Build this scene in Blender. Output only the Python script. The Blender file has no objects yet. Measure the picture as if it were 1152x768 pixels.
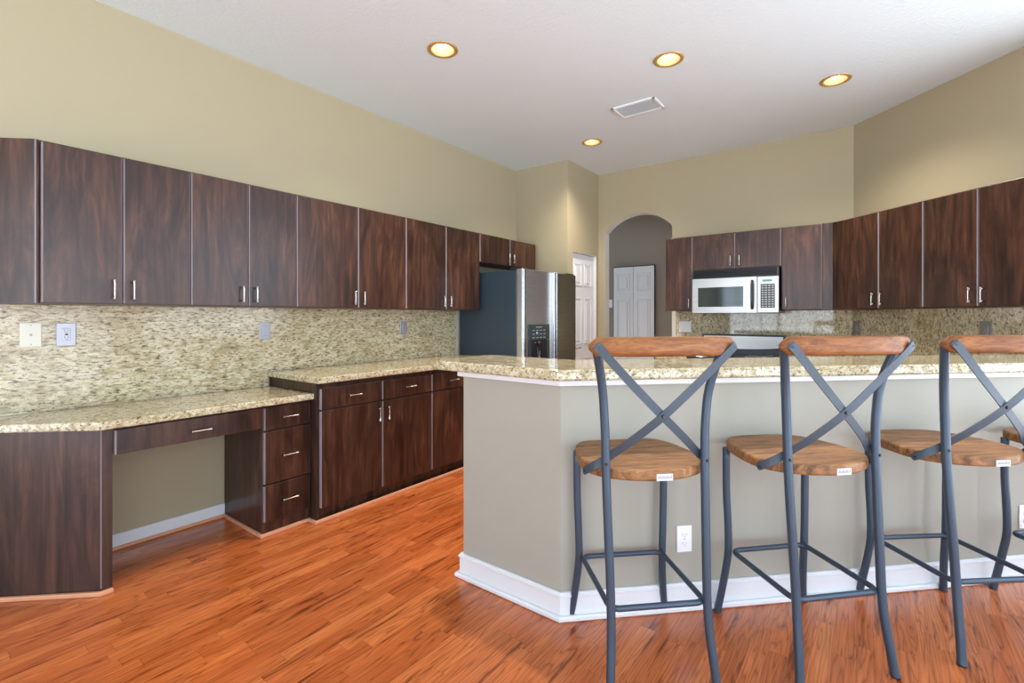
import bpy, bmesh, math, random
from mathutils import Vector, Matrix
random.seed(7)
R = math.radians
S = bpy.context.scene
COL = S.collection

# ---------------------------------------------------------------- camera, world, exposure
CAM_H = 1.31
cam = bpy.data.cameras.new('camera')
cam.lens = 540.0 / 1152.0 * 36.0
cam.sensor_width = 36.0
cam.shift_y = -28.0 / 1152.0
cam.clip_start = 0.05
camo = bpy.data.objects.new('camera', cam)
camo.location = (0, 0, CAM_H)
camo.rotation_euler = (R(90), 0, R(37))
COL.objects.link(camo)
S.camera = camo

W = bpy.data.worlds.new('world')
S.world = W
W.use_nodes = True
WORLD_STRENGTH = 7.6
wn = W.node_tree
_bg = wn.nodes['Background']
_tc = wn.nodes.new('ShaderNodeTexCoord'); _sp = wn.nodes.new('ShaderNodeSeparateXYZ')
_rp = wn.nodes.new('ShaderNodeValToRGB')      # lower half made brighter to lift the ceiling, pale sky above
wn.links.new(_tc.outputs['Generated'], _sp.inputs[0]); 
_ma = wn.nodes.new('ShaderNodeMath'); _ma.operation = 'MULTIPLY_ADD'; _ma.inputs[1].default_value = 0.5; _ma.inputs[2].default_value = 0.5
wn.links.new(_sp.outputs[2], _ma.inputs[0]); wn.links.new(_ma.outputs[0], _rp.inputs[0])
_rp.color_ramp.elements[0].position = 0.47; _rp.color_ramp.elements[0].color = (0.92, 1.02, 1.12, 1)
_rp.color_ramp.elements[1].position = 0.53; _rp.color_ramp.elements[1].color = (0.47, 0.57, 0.68, 1)
wn.links.new(_rp.outputs[0], _bg.inputs[0])
_bg.inputs[1].default_value = WORLD_STRENGTH

S.view_settings.view_transform = 'Standard'
S.view_settings.look = 'None'
S.view_settings.gamma = 1
S.view_settings.use_curve_mapping = False
S.view_settings.exposure = 0.20
S.cycles.max_bounces = 14
S.cycles.diffuse_bounces = 8
S.cycles.glossy_bounces = 5
S.cycles.sample_clamp_indirect = 8
S.cycles.caustics_reflective = False
S.cycles.caustics_refractive = False


def portal(name, loc, rot, sx, sy):
    L = bpy.data.lights.new(name, 'AREA')
    L.shape = 'RECTANGLE'; L.size = sx; L.size_y = sy
    L.cycles.is_portal = True
    o = bpy.data.objects.new(name, L)
    o.location = loc; o.rotation_euler = rot
    COL.objects.link(o)


# window openings: rear wall Y=-3.6, east wall X=2.7
REAR_Y, EAST_X = -3.6, 2.7
REAR_OPEN = [(-3.25, -0.75, 0.06, 2.75), (-0.35, 2.3, 0.06, 2.75)]
EAST_OPEN = [(-3.3, -1.0, 0.06, 2.75), (-0.6, 2.2, 0.06, 2.75)]
for i, (a, b, c, d) in enumerate(REAR_OPEN):
    portal('sky_portal', ((a + b) / 2, REAR_Y - 0.05, (c + d) / 2), (R(90), 0, 0), b - a, d - c)
for i, (a, b, c, d) in enumerate(EAST_OPEN):
    portal('sky_portal', (EAST_X + 0.05, (a + b) / 2, (c + d) / 2), (R(90), 0, R(90)), b - a, d - c)

# window in the diagonal right wall, past the end of the bar: s = distance along the wall from the room corner
DIAG_C = (-0.145, 5.365)
DIAG_OPEN = (2.12, 3.85, 0.06, 2.90)
DIAG_FILL_OPEN = (1.70, 2.12, 1.13, 2.90)  # unseen opening added to bring more daylight into the far kitchen
for _o in (DIAG_OPEN, DIAG_FILL_OPEN):
    _s = (_o[0] + _o[1]) / 2 * math.sqrt(.5)
    portal('sky_portal', (DIAG_C[0] + _s + .04, DIAG_C[1] - _s + .04, (_o[2] + _o[3]) / 2), (R(90), 0, R(135)), _o[1] - _o[0], _o[3] - _o[2])

# ---------------------------------------------------------------- materials
def nm(name):
    m = bpy.data.materials.new(name)
    m.use_nodes = True
    nt = m.node_tree
    return m, nt, nt.nodes['Principled BSDF']


def N(nt, t, **kw):
    n = nt.nodes.new(t)
    for k, v in kw.items():
        if k.startswith('i_'):
            n.inputs[int(k[2:])].default_value = v
        else:
            setattr(n, k, v)
    return n


def ramp(nt, src, stops):
    r = nt.nodes.new('ShaderNodeValToRGB')
    e = r.color_ramp.elements
    while len(e) < len(stops):
        e.new(0.5)
    for k, (p, c) in enumerate(stops):
        e[k].position = p
        e[k].color = (c[0], c[1], c[2], 1) if len(c) == 3 else c
    nt.links.new(src, r.inputs[0])
    return r.outputs[0]


def simple(name, col, rough=0.5, metal=0.0, coat=0.0, emis=None, es=0.0, bump=None):
    m, nt, p = nm(name)
    p.inputs['Base Color'].default_value = (*col, 1)
    p.inputs['Roughness'].default_value = rough
    p.inputs['Metallic'].default_value = metal
    p.inputs['Coat Weight'].default_value = coat
    if emis:
        p.inputs['Emission Color'].default_value = (*emis, 1)
        p.inputs['Emission Strength'].default_value = es
    if bump:
        tc = N(nt, 'ShaderNodeTexCoord')
        no = N(nt, 'ShaderNodeTexNoise')
        no.inputs['Scale'].default_value = bump[0]
        no.inputs['Detail'].default_value = 6
        nt.links.new(tc.outputs['Object'], no.inputs['Vector'])
        b = N(nt, 'ShaderNodeBump')
        b.inputs['Strength'].default_value = bump[1]
        b.inputs['Distance'].default_value = bump[2]
        nt.links.new(no.outputs[0], b.inputs['Height'])
        nt.links.new(b.outputs[0], p.inputs['Normal'])
    return m


def coords(nt, scale, rnd=True):
    tc = N(nt, 'ShaderNodeTexCoord')
    out = tc.outputs['Object']
    if rnd:
        oi = N(nt, 'ShaderNodeObjectInfo')
        mm = N(nt, 'ShaderNodeMath', operation='MULTIPLY'); mm.inputs[1].default_value = 37.0
        nt.links.new(oi.outputs['Random'], mm.inputs[0])
        va = N(nt, 'ShaderNodeVectorMath', operation='ADD')
        nt.links.new(out, va.inputs[0]); nt.links.new(mm.outputs[0], va.inputs[1])
        out = va.outputs[0]
    mp = N(nt, 'ShaderNodeMapping')
    mp.inputs['Scale'].default_value = scale
    nt.links.new(out, mp.inputs[0])
    return mp.outputs[0]


def noise(nt, vec, scale=1.0, detail=6, rough=0.6, dist=0.0):
    n = N(nt, 'ShaderNodeTexNoise')
    n.inputs['Scale'].default_value = scale
    n.inputs['Detail'].default_value = detail
    n.inputs['Roughness'].default_value = rough
    n.inputs['Distortion'].default_value = dist
    nt.links.new(vec, n.inputs['Vector'])
    return n.outputs[0]


def mixc(nt, fac, a, b, mode='MIX'):
    m = N(nt, 'ShaderNodeMix', data_type='RGBA', blend_type=mode)
    for s, v in ((0, fac), (6, a), (7, b)):
        if isinstance(v, (int, float)):
            m.inputs[s].default_value = v
        elif isinstance(v, tuple):
            m.inputs[s].default_value = (*v, 1)
        else:
            nt.links.new(v, m.inputs[s])
    return m.outputs[2]


def cabinet_wood(name='espresso wood', k=1.0, rough=0.3):
    m, nt, p = nm(name)
    v1 = coords(nt, (8.5, 8.5, 1.6))
    v2 = coords(nt, (42, 42, 2.2))
    v3 = coords(nt, (2.5, 2.5, 1.1))
    big = noise(nt, v1, 1.0, 5, 0.62, 1.6)
    fine = noise(nt, v2, 1.0, 4, 0.6, 0.4)
    blo = noise(nt, v3, 1.0, 3, 0.5, 0.8)
    c1 = ramp(nt, big, [(0.32, (0.022 * k, 0.009 * k, 0.0065 * k)), (0.47, (0.043 * k, 0.0185 * k, 0.0115 * k)),
                        (0.62, (0.074 * k, 0.032 * k, 0.0185 * k)), (0.78, (0.14 * k, 0.063 * k, 0.035 * k))])
    c2 = ramp(nt, fine, [(0.35, (0.6, 0.56, 0.55)), (0.62, (1.15, 1.15, 1.15))])
    c3 = ramp(nt, blo, [(0.3, (0.72, 0.74, 0.8)), (0.7, (1.25, 1.18, 1.12))])
    c = mixc(nt, 1.0, c1, c2, 'MULTIPLY')
    c = mixc(nt, 1.0, c, c3, 'MULTIPLY')
    nt.links.new(c, p.inputs['Base Color'])
    p.inputs['Roughness'].default_value = rough
    p.inputs['Specular IOR Level'].default_value = 0.42
    return m


def granite(name, scale, warm=1.0, rough=0.09, spec=0.5):
    m, nt, p = nm(name)
    v = coords(nt, scale, rnd=False)
    vi = coords(nt, (1, 1, 1), rnd=False)
    a = noise(nt, v, 1.0, 7, 0.68, 0.5)
    b = noise(nt, v, 0.42, 4, 0.6, 0.8)
    f = noise(nt, vi, 150.0, 3, 0.7)
    cloud = noise(nt, vi, 3.0, 3, 0.5)
    base = ramp(nt, b, [(0.30, (0.34, 0.28, 0.16)), (0.43, (0.50, 0.43, 0.27)), (0.55, (0.62, 0.56, 0.39)), (0.72, (0.72, 0.69, 0.55))])
    fl = ramp(nt, a, [(0.37, (0, 0, 0)), (0.495, (1, 1, 1))])
    dark = ramp(nt, f, [(0.35, (0.028, 0.024, 0.018)), (0.65, (0.17, 0.12, 0.065))])
    c = mixc(nt, fl, dark, base)
    # fine grit
    g = ramp(nt, f, [(0.3, (0.62, 0.6, 0.56)), (0.5, (1, 1, 1)), (0.72, (1.12, 1.12, 1.1))])
    c = mixc(nt, 0.8, c, g, 'MULTIPLY')
    cl = ramp(nt, cloud, [(0.3, (0.88, 0.84, 0.78)), (0.7, (1.06, 1.06, 1.06))])
    c = mixc(nt, 1.0, c, cl, 'MULTIPLY')
    nt.links.new(c, p.inputs['Base Color'])
    p.inputs['Roughness'].default_value = rough
    p.inputs['Specular IOR Level'].default_value = spec
    return m


def floor_mat():
    m, nt, p = nm('laminate strips')
    tc = N(nt, 'ShaderNodeTexCoord')
    sep = N(nt, 'ShaderNodeSeparateXYZ')
    nt.links.new(tc.outputs['Object'], sep.inputs[0])

    def M(op, a, b=None):
        n = N(nt, 'ShaderNodeMath', operation=op)
        for i, v in enumerate((a, b)):
            if v is None:
                continue
            if isinstance(v, (int, float)):
                n.inputs[i].default_value = v
            else:
                nt.links.new(v, n.inputs[i])
        return n.outputs[0]
    x, y = sep.outputs[0], sep.outputs[1]
    xs = M('DIVIDE', x, 0.066)
    row = M('FLOOR', xs)
    w1 = N(nt, 'ShaderNodeTexWhiteNoise', noise_dimensions='1D')
    nt.links.new(row, w1.inputs['W'])
    ys = M('ADD', M('DIVIDE', y, 0.52), M('MULTIPLY', w1.outputs[0], 9.0))
    bd = M('FLOOR', ys)
    cmb = N(nt, 'ShaderNodeCombineXYZ')
    nt.links.new(row, cmb.inputs[0]); nt.links.new(bd, cmb.inputs[1])
    w2 = N(nt, 'ShaderNodeTexWhiteNoise', noise_dimensions='3D')
    nt.links.new(cmb.outputs[0], w2.inputs['Vector'])
    # per-board offset coordinates
    off = N(nt, 'ShaderNodeVectorMath', operation='SCALE')
    off.inputs['Scale'].default_value = 13.0
    nt.links.new(w2.outputs['Color'], off.inputs[0])
    add = N(nt, 'ShaderNodeVectorMath', operation='ADD')
    nt.links.new(tc.outputs['Object'], add.inputs[0]); nt.links.new(off.outputs[0], add.inputs[1])

    def mp(sc):
        q = N(nt, 'ShaderNodeMapping'); q.inputs['Scale'].default_value = sc
        nt.links.new(add.outputs[0], q.inputs[0]); return q.outputs[0]
    # cathedral grain: rings of a stretched noise field
    fld = noise(nt, mp((15, 0.95, 1)), 1.0, 2, 0.4, 0.25)
    rings = M('FRACT', M('MULTIPLY', fld, 17.0))
    tri = M('ABSOLUTE', M('SUBTRACT', M('MULTIPLY', rings, 2.0), 1.0))
    fine = noise(nt, mp((150, 5, 1)), 1.0, 3, 0.6, 0.2)
    streak = noise(nt, mp((26, 2.3, 1)), 1.0, 4, 0.6, 0.6)
    base = ramp(nt, w2.outputs[0], [(0.0, (0.43, 0.105, 0.026)), (0.35, (0.50, 0.130, 0.033)), (0.7, (0.54, 0.145, 0.038)), (1.0, (0.60, 0.180, 0.052))])
    gr = ramp(nt, tri, [(0.0, (0.42, 0.36, 0.32)), (0.26, (0.88, 0.86, 0.84)), (1.0, (1.06, 1.06, 1.06))])
    fi = ramp(nt, fine, [(0.36, (0.74, 0.68, 0.64)), (0.56, (1.06, 1.06, 1.06))])
    st = ramp(nt, streak, [(0.32, (0.36, 0.28, 0.24)), (0.43, (0.97, 0.96, 0.95)), (0.75, (1.12, 1.12, 1.12))])
    c = mixc(nt, 0.75, base, gr, 'MULTIPLY')
    c = mixc(nt, 0.8, c, fi, 'MULTIPLY')
    c = mixc(nt, 1.0, c, st, 'MULTIPLY')
    # seams
    fx = M('FRACT', xs); fy = M('FRACT', ys)
    sx = M('LESS_THAN', fx, 0.022); sy = M('LESS_THAN', fy, 0.004)
    seam = M('MAXIMUM', sx, sy)
    c = mixc(nt, M('MULTIPLY', seam, 0.45), c, (0.12, 0.04, 0.015))
    nt.links.new(c, p.inputs['Base Color'])
    p.inputs['Roughness'].default_value = 0.2
    p.inputs['Specular IOR Level'].default_value = 0.7
    return m


def stool_wood(name, a, b, c, ax):
    m, nt, p = nm(name)
    v = coords(nt, ax)
    v2 = coords(nt, tuple(q * 4.5 for q in ax))
    n1 = noise(nt, v, 1.0, 4, 0.55, 0.9)
    n2 = noise(nt, v2, 1.0, 3, 0.6, 0.2)
    c1 = ramp(nt, n1, [(0.3, a), (0.5, b), (0.7, c)])
    c2 = ramp(nt, n2, [(0.35, (0.68, 0.62, 0.58)), (0.55, (1.04, 1.04, 1.04))])
    nt.links.new(mixc(nt, 0.8, c1, c2, 'MULTIPLY'), p.inputs['Base Color'])
    p.inputs['Roughness'].default_value = 0.5
    p.inputs['Specular IOR Level'].default_value = 0.35
    return m


def steel(name, col=(0.62, 0.62, 0.62), rough=0.24, ax=(3, 3, 300)):
    m, nt, p = nm(name)
    v = coords(nt, ax)
    n = noise(nt, v, 1.0, 2, 0.5)
    nt.links.new(ramp(nt, n, [(0.3, tuple(q * 0.88 for q in col)), (0.7, tuple(q * 1.08 for q in col))]), p.inputs['Base Color'])
    p.inputs['Metallic'].default_value = 1.0
    p.inputs['Roughness'].default_value = rough
    return m


M_WALL = simple('beige wall paint', (0.375, 0.322, 0.208), 0.75, bump=(120, 0.12, 0.002))
M_BAR = simple('taupe half wall paint', (0.355, 0.340, 0.285), 0.6, bump=(120, 0.1, 0.002))
M_JAMB = simple('pale jamb paint', (.66, .64, .58), .6)
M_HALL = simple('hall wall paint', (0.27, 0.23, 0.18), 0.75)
M_CEIL = simple('textured white ceiling', (0.72, 0.83, 0.88), 0.9, bump=(55, 0.55, 0.006))
M_WHITE = simple('white trim paint', (0.70, 0.71, 0.73), 0.35)
M_DOORW = simple('white door paint', (0.74, 0.75, 0.76), 0.4)
M_FLOOR = floor_mat()
M_CAB = cabinet_wood()
M_CABIN = simple('cabinet carcass edge', (0.035, 0.014, 0.010), 0.45)
M_EDGE = simple('door edge band with glint', (0.20, 0.17, 0.18), 0.22)  # edge band lightened: window glint on the bevels is put into its colour
M_GAP = simple('dark recess', (0.008, 0.005, 0.004), 0.6)
M_UNDER = simple('cabinet underside', (0.09, 0.04, 0.026), 0.5)
M_GRL = granite('granite streaks along wall', (95, 30, 100), rough=.14, spec=.3)
M_GRT = granite('granite counter', (72, 62, 85))
M_GRB = granite('granite on range wall', (85, 85, 52), rough=.045)
M_MOULD = simple('pale wood shoe moulding', (0.62, 0.30, 0.17), 0.45)
M_NICK = simple('satin nickel', (0.55, 0.52, 0.47), 0.25, 1.0)
M_STEEL = steel('brushed stainless', (0.42, 0.415, 0.405), 0.3)
M_STEELREFL = steel('stainless with olive reflection', (0.52, 0.49, 0.38), 0.33)  # olive reflection on the fresh food door, painted into the steel colour
M_STEELV = steel('bright stainless trim', (0.55, 0.58, 0.60), 0.25)
M_BLKSIDE = simple('textured black steel side', (0.026, 0.044, 0.060), 0.30, bump=(420, 0.25, 0.001))
M_BLK = simple('black plastic', (0.012, 0.014, 0.018), 0.3)
M_GLASS = simple('dark oven glass', (0.02, 0.03, 0.032), 0.06)
M_TUBE = simple('blue grey powder coated steel', (0.045, 0.068, 0.100), 0.38, 0.3)
M_STRAP = simple('blue grey flat steel', (0.050, 0.068, 0.090), 0.45, 0.25)
M_SEAT = stool_wood('stool seat wood', (0.11, 0.046, 0.016), (0.26, 0.118, 0.042), (0.37, 0.185, 0.075), (6, 55, 20))
M_RAIL = stool_wood('stool rail wood', (0.15, 0.049, 0.012), (0.235, 0.083, 0.020), (0.32, 0.126, 0.036), (5, 40, 40))
M_BRASS = simple('brass trim ring', (0.60, 0.37, 0.12), 0.35, 0.4)
M_CAN = simple('can reflector', (0.55, 0.33, 0.21), 0.4)
M_LAMP = simple('lit lamp', (1, 0.9, 0.75), 0.4, emis=(1.0, 0.84, 0.62), es=9)
M_PLW = simple('white plate plastic', (0.82, 0.83, 0.84), 0.3)
M_PLC = simple('cream plate plastic', (0.68, 0.67, 0.55), 0.35)
M_PLG = simple('grey metal plate', (0.36, 0.36, 0.39), 0.35, 0.4)
M_PLD = simple('dark steel plate', (0.26, 0.25, 0.24), 0.35, 0.5)
M_SLOT = simple('slot', (0.03, 0.03, 0.03), 0.6)
M_GREYSLOT = simple('grey slot', (0.36, 0.36, 0.37), 0.5)
M_KEY = simple('grey key', (0.34, 0.38, 0.38), 0.45)
M_LABEL = simple('paper label', (0.58, 0.58, 0.60), 0.6)
M_INK = simple('faded ink', (0.30, 0.30, 0.34), 0.7)
M_BLUE = simple('indicator', (0.05, 0.15, 0.6), 0.4, emis=(0.15, 0.4, 1), es=1.5)
M_VENT = simple('white vent metal', (0.80, 0.84, 0.86), 0.35)
M_VENTB = simple('vent frame edge', (0.62, 0.64, 0.65), 0.5)
M_SHELL = simple('plain outer wall', (0.5, 0.5, 0.48), 0.8)

# ---------------------------------------------------------------- mesh helpers
def box(bm, x0, x1, y0, y1, z0, z1, bev=0.0, seg=2, mi=0):
    t = bmesh.new()
    vs = [t.verts.new((x, y, z)) for x in (x0, x1) for y in (y0, y1) for z in (z0, z1)]
    for f in ((0, 1, 3, 2), (4, 6, 7, 5), (0, 4, 5, 1), (2, 3, 7, 6), (0, 2, 6, 4), (1, 5, 7, 3)):
        t.faces.new([vs[i] for i in f])
    if bev > 0:
        bmesh.ops.bevel(t, geom=list(t.edges), offset=bev, segments=seg, profile=0.5, affect='EDGES')
    merge(bm, t, mi)


def merge(bm, t, mi=0, mat=None):
    if mat is not None:
        bmesh.ops.transform(t, matrix=mat, verts=list(t.verts))
    bmesh.ops.recalc_face_normals(t, faces=list(t.faces))
    mp = {v: bm.verts.new(v.co) for v in t.verts}
    for f in t.faces:
        try:
            g = bm.faces.new([mp[v] for v in f.verts])
            g.material_index = mi if mi >= 0 else f.material_index
            g.smooth = f.smooth
        except ValueError:
            pass
    t.free()


def prism(bm, pts, z0, z1, bev=0.0, seg=2, mi=0, axis='z'):
    """outline in plan (x,y) extruded in z; axis 'y': outline (x,z) extruded in y; axis 'x': outline (y,z) extruded in x"""
    t = bmesh.new()
    def P(a, b, c):
        return {'z': (a, b, c), 'y': (a, c, b), 'x': (c, a, b)}[axis]
    lo = [t.verts.new(P(a, b, z0)) for a, b in pts]
    hi = [t.verts.new(P(a, b, z1)) for a, b in pts]
    n = len(pts)
    t.faces.new(lo[::-1]); t.faces.new(hi)
    for i in range(n):
        t.faces.new((lo[i], lo[(i + 1) % n], hi[(i + 1) % n], hi[i]))
    bmesh.ops.recalc_face_normals(t, faces=list(t.faces))
    if bev > 0:
        ed = [e for e in t.edges if (e.verts[0] in hi and e.verts[1] in hi) or (e.verts[0] in lo and e.verts[1] in lo)]
        bmesh.ops.bevel(t, geom=ed, offset=bev, segments=seg, profile=0.5, affect='EDGES')
    merge(bm, t, mi)


def cyl(bm, p0, p1, r0, r1=None, n=16, mi=0, smooth=True):
    r1 = r0 if r1 is None else r1
    tube(bm, [p0, p1], [r0, r1], n, mi, smooth=smooth)


def frames(pts, closed=False, up=None):
    n = len(pts)
    P = [Vector(p) for p in pts]
    T = []
    for i in range(n):
        if closed:
            d = P[(i + 1) % n] - P[i - 1]
        else:
            d = P[min(i + 1, n - 1)] - P[max(i - 1, 0)]
        T.append(d.normalized())
    a = Vector(up) if up else (Vector((0, 0, 1)) if abs(T[0].z) < 0.9 else Vector((0, 1, 0)))
    U = []
    for i in range(n):
        if up:
            u = Vector(up) - T[i] * T[i].dot(Vector(up))
        else:
            u = a - T[i] * T[i].dot(a); a = u.normalized()
        u.normalize()
        U.append(u)
    return P, T, U


def tube(bm, pts, r, n=14, mi=0, closed=False, smooth=True, up=None):
    P, T, U = frames(pts, closed, up)
    if not isinstance(r, (list, tuple)):
        r = [r] * len(P)
    t = bmesh.new()
    rings = []
    for p, d, u, rr in zip(P, T, U, r):
        w = d.cross(u)
        rings.append([t.verts.new(p + (u * math.cos(2 * math.pi * k / n) + w * math.sin(2 * math.pi * k / n)) * rr) for k in range(n)])
    m = len(rings)
    for i in range(m if closed else m - 1):
        a, b = rings[i], rings[(i + 1) % m]
        for k in range(n):
            f = t.faces.new((a[k], a[(k + 1) % n], b[(k + 1) % n], b[k])); f.smooth = smooth
    if not closed:
        t.faces.new(rings[0][::-1]); t.faces.new(rings[-1])
    merge(bm, t, mi)


def sweep(bm, pts, prof, up, mi=0, smooth=False, scales=None):
    """sweep a 2-D profile [(a,b)] : a along up, b along T x up"""
    P, T, U = frames(pts, False, up)
    t = bmesh.new(); rings = []
    for i, (p, d, u) in enumerate(zip(P, T, U)):
        w = d.cross(u)
        s = scales[i] if scales else (1, 1)
        rings.append([t.verts.new(p + u * a * s[0] + w * b * s[1]) for a, b in prof])
    n = len(prof)
    for i in range(len(rings) - 1):
        a, b = rings[i], rings[i + 1]
        for k in range(n):
            f = t.faces.new((a[k], a[(k + 1) % n], b[(k + 1) % n], b[k])); f.smooth = smooth
    t.faces.new(rings[0][::-1]); t.faces.new(rings[-1])
    merge(bm, t, mi)


def catmull(pts, sub=6):
    P = [Vector(p) for p in pts]
    Q = [P[0] * 2 - P[1]] + P + [P[-1] * 2 - P[-2]]
    out = []
    for i in range(1, len(Q) - 2):
        for k in range(sub):
            t = k / sub
            out.append(0.5 * ((2 * Q[i]) + (-Q[i - 1] + Q[i + 1]) * t + (2 * Q[i - 1] - 5 * Q[i] + 4 * Q[i + 1] - Q[i + 2]) * t * t
                              + (-Q[i - 1] + 3 * Q[i] - 3 * Q[i + 1] + Q[i + 2]) * t ** 3))
    out.append(P[-1])
    return out


def lathe(bm, prof, n=32, mi=0, c=(0, 0, 0), smooth=True):
    t = bmesh.new(); rings = []
    for r, z in prof:
        rings.append([t.verts.new((c[0] + r * math.cos(2 * math.pi * k / n), c[1] + r * math.sin(2 * math.pi * k / n), c[2] + z)) for k in range(n)])
    for a, b in zip(rings, rings[1:]):
        for k in range(n):
            f = t.faces.new((a[k], a[(k + 1) % n], b[(k + 1) % n], b[k])); f.smooth = smooth
    merge(bm, t, mi)


def obj(name, bm, mats, parent=None, loc=None, rotz=0.0):
    me = bpy.data.meshes.new(name)
    bm.to_mesh(me); bm.free()
    for m in (mats if isinstance(mats, (list, tuple)) else [mats]):
        me.materials.append(m)
    o = bpy.data.objects.new(name, me)
    if loc:
        o.location = loc
    o.rotation_euler = (0, 0, rotz)
    o.parent = parent
    COL.objects.link(o)
    return o


def tag(o, label=None, cat=None, group=None, kind=None):
    if label: o['label'] = label
    if cat: o['category'] = cat
    if group: o['group'] = group
    if kind: o['kind'] = kind
    return o


def thing(name, label, cat, loc=(0, 0, 0), rotz=0.0, group=None):
    o = bpy.data.objects.new(name, None)
    o.empty_display_size = 0.05
    o.location = loc; o.rotation_euler = (0, 0, rotz)
    COL.objects.link(o)
    return tag(o, label, cat, group)


def copy_tree(o, parent=None):
    c = o.copy(); COL.objects.link(c)
    if parent: c.parent = parent
    for ch in list(o.children):
        copy_tree(ch, c)
    return c


def struct(name, bm, mats, parent=None, label=None):
    o = obj(name, bm, mats, parent)
    if parent is None:
        o['kind'] = 'structure'
    if label: o['label'] = label
    return o


B = bmesh.new
CH = 3.05            # ceiling height
WX = -3.42           # left wall plane
BY = 5.365           # range wall plane
AX, AY = -2.71, 4.62  # pantry block corner
RC = (-0.145, BY)    # range wall / diagonal right wall corner

# ---------------------------------------------------------------- structure
LIGHTS = [(-2.246, 2.229), (-1.11, 3.234), (-0.224, 4.254), (-2.247, 4.309)]
CAN_R = 0.078
b = B(); box(b, WX - 0.3, EAST_X + 0.3, REAR_Y - 0.3, 8.0, -0.1, 0)
struct('floor', b, M_FLOOR, label='glossy orange red laminate strip floor')

# ceiling with the holes of the recessed lamps
def ceiling():
    t = bmesh.new()
    loops = [[(WX - 0.3, REAR_Y - 0.3), (EAST_X + 0.3, REAR_Y - 0.3), (EAST_X + 0.3, 8.0), (WX - 0.3, 8.0)]]
    for (x, y) in LIGHTS:
        loops.append([(x + CAN_R * math.cos(2 * math.pi * k / 32), y + CAN_R * math.sin(2 * math.pi * k / 32)) for k in range(32)])
    ed = []
    for lp in loops:
        vs = [t.verts.new((x, y, CH)) for x, y in lp]
        ed += [t.edges.new((vs[i], vs[(i + 1) % len(vs)])) for i in range(len(vs))]
    bmesh.ops.triangle_fill(t, use_beauty=True, use_dissolve=False, edges=ed)
    bmesh.ops.recalc_face_normals(t, faces=list(t.faces))
    return t
struct('ceiling', ceiling(), M_CEIL, label='white knockdown textured ceiling')

T = 0.12
b = B(); box(b, WX - T, WX, REAR_Y - T, AY + T, 0, CH)
struct('wall_left', b, M_WALL)
b = B(); box(b, WX, AX - T, AY, AY + T, 0, CH)
struct('wall_alcove', b, M_WALL)
# pantry side wall with door opening (outline in y,z)
PD0, PD1, PDH = 4.735, 5.31, 2.045
b = B(); prism(b, [(AY, 0), (PD0, 0), (PD0, PDH), (PD1, PDH), (PD1, 0), (BY, 0), (BY, CH), (AY, CH)], AX - T, AX, axis='x')
struct('wall_pantry', b, M_WALL)
# range wall with arch
AL, AR, SP = -2.623, -1.80, 2.33
arc = []
cx = (AL + AR) / 2; hw = (AR - AL) / 2; rise = 0.185
rr = (hw * hw + rise * rise) / (2 * rise); cz = SP + rise - rr
a0 = math.asin(hw / rr)
for k in range(25):
    a = -a0 + 2 * a0 * k / 24
    arc.append((cx + rr * math.sin(a), cz + rr * math.cos(a)))
b = B(); prism(b, [(AX - T, 0), (AL, 0)] + arc + [(AR, 0), (RC[0] + 0.2, 0), (RC[0] + 0.2, CH), (AX - T, CH)], BY, BY + T, axis='y')
b.normal_update()
for f in b.faces:
    c_ = f.calc_center_median()
    if abs(f.normal.y) < .5 and AL - .01 < c_.x < AR + .01 and c_.z < CH - .1:
        f.material_index = 1
struct('wall_range', b, [M_WALL, M_JAMB])
# diagonal right wall
def diag_quad(s0, s1, d0, d1):
    """strip along the right diagonal wall: s along (1,-1)/sqrt2 from RC, d into the room (-1,-1)/sqrt2"""
    k = math.sqrt(0.5)
    return [(RC[0] + k * s - k * d, RC[1] - k * s - k * d) for s, d in ((s0, d0), (s1, d0), (s1, d1), (s0, d1))]
DL = (EAST_X - RC[0]) * math.sqrt(2)
b = B()
d0_, d1_, dz0_, dz1_ = DIAG_OPEN
e0_, _, ez0_, _ = DIAG_FILL_OPEN
prism(b, diag_quad(0, e0_, 0, -T), 0, CH); prism(b, diag_quad(e0_, d0_, 0, -T), 0, ez0_); prism(b, diag_quad(e0_, d0_, 0, -T), dz1_, CH); prism(b, diag_quad(d1_, DL, 0, -T), 0, CH)
prism(b, diag_quad(d0_, d1_, 0, -T), 0, dz0_); prism(b, diag_quad(d0_, d1_, 0, -T), dz1_, CH)
struct('wall_right', b, M_WALL)
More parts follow.
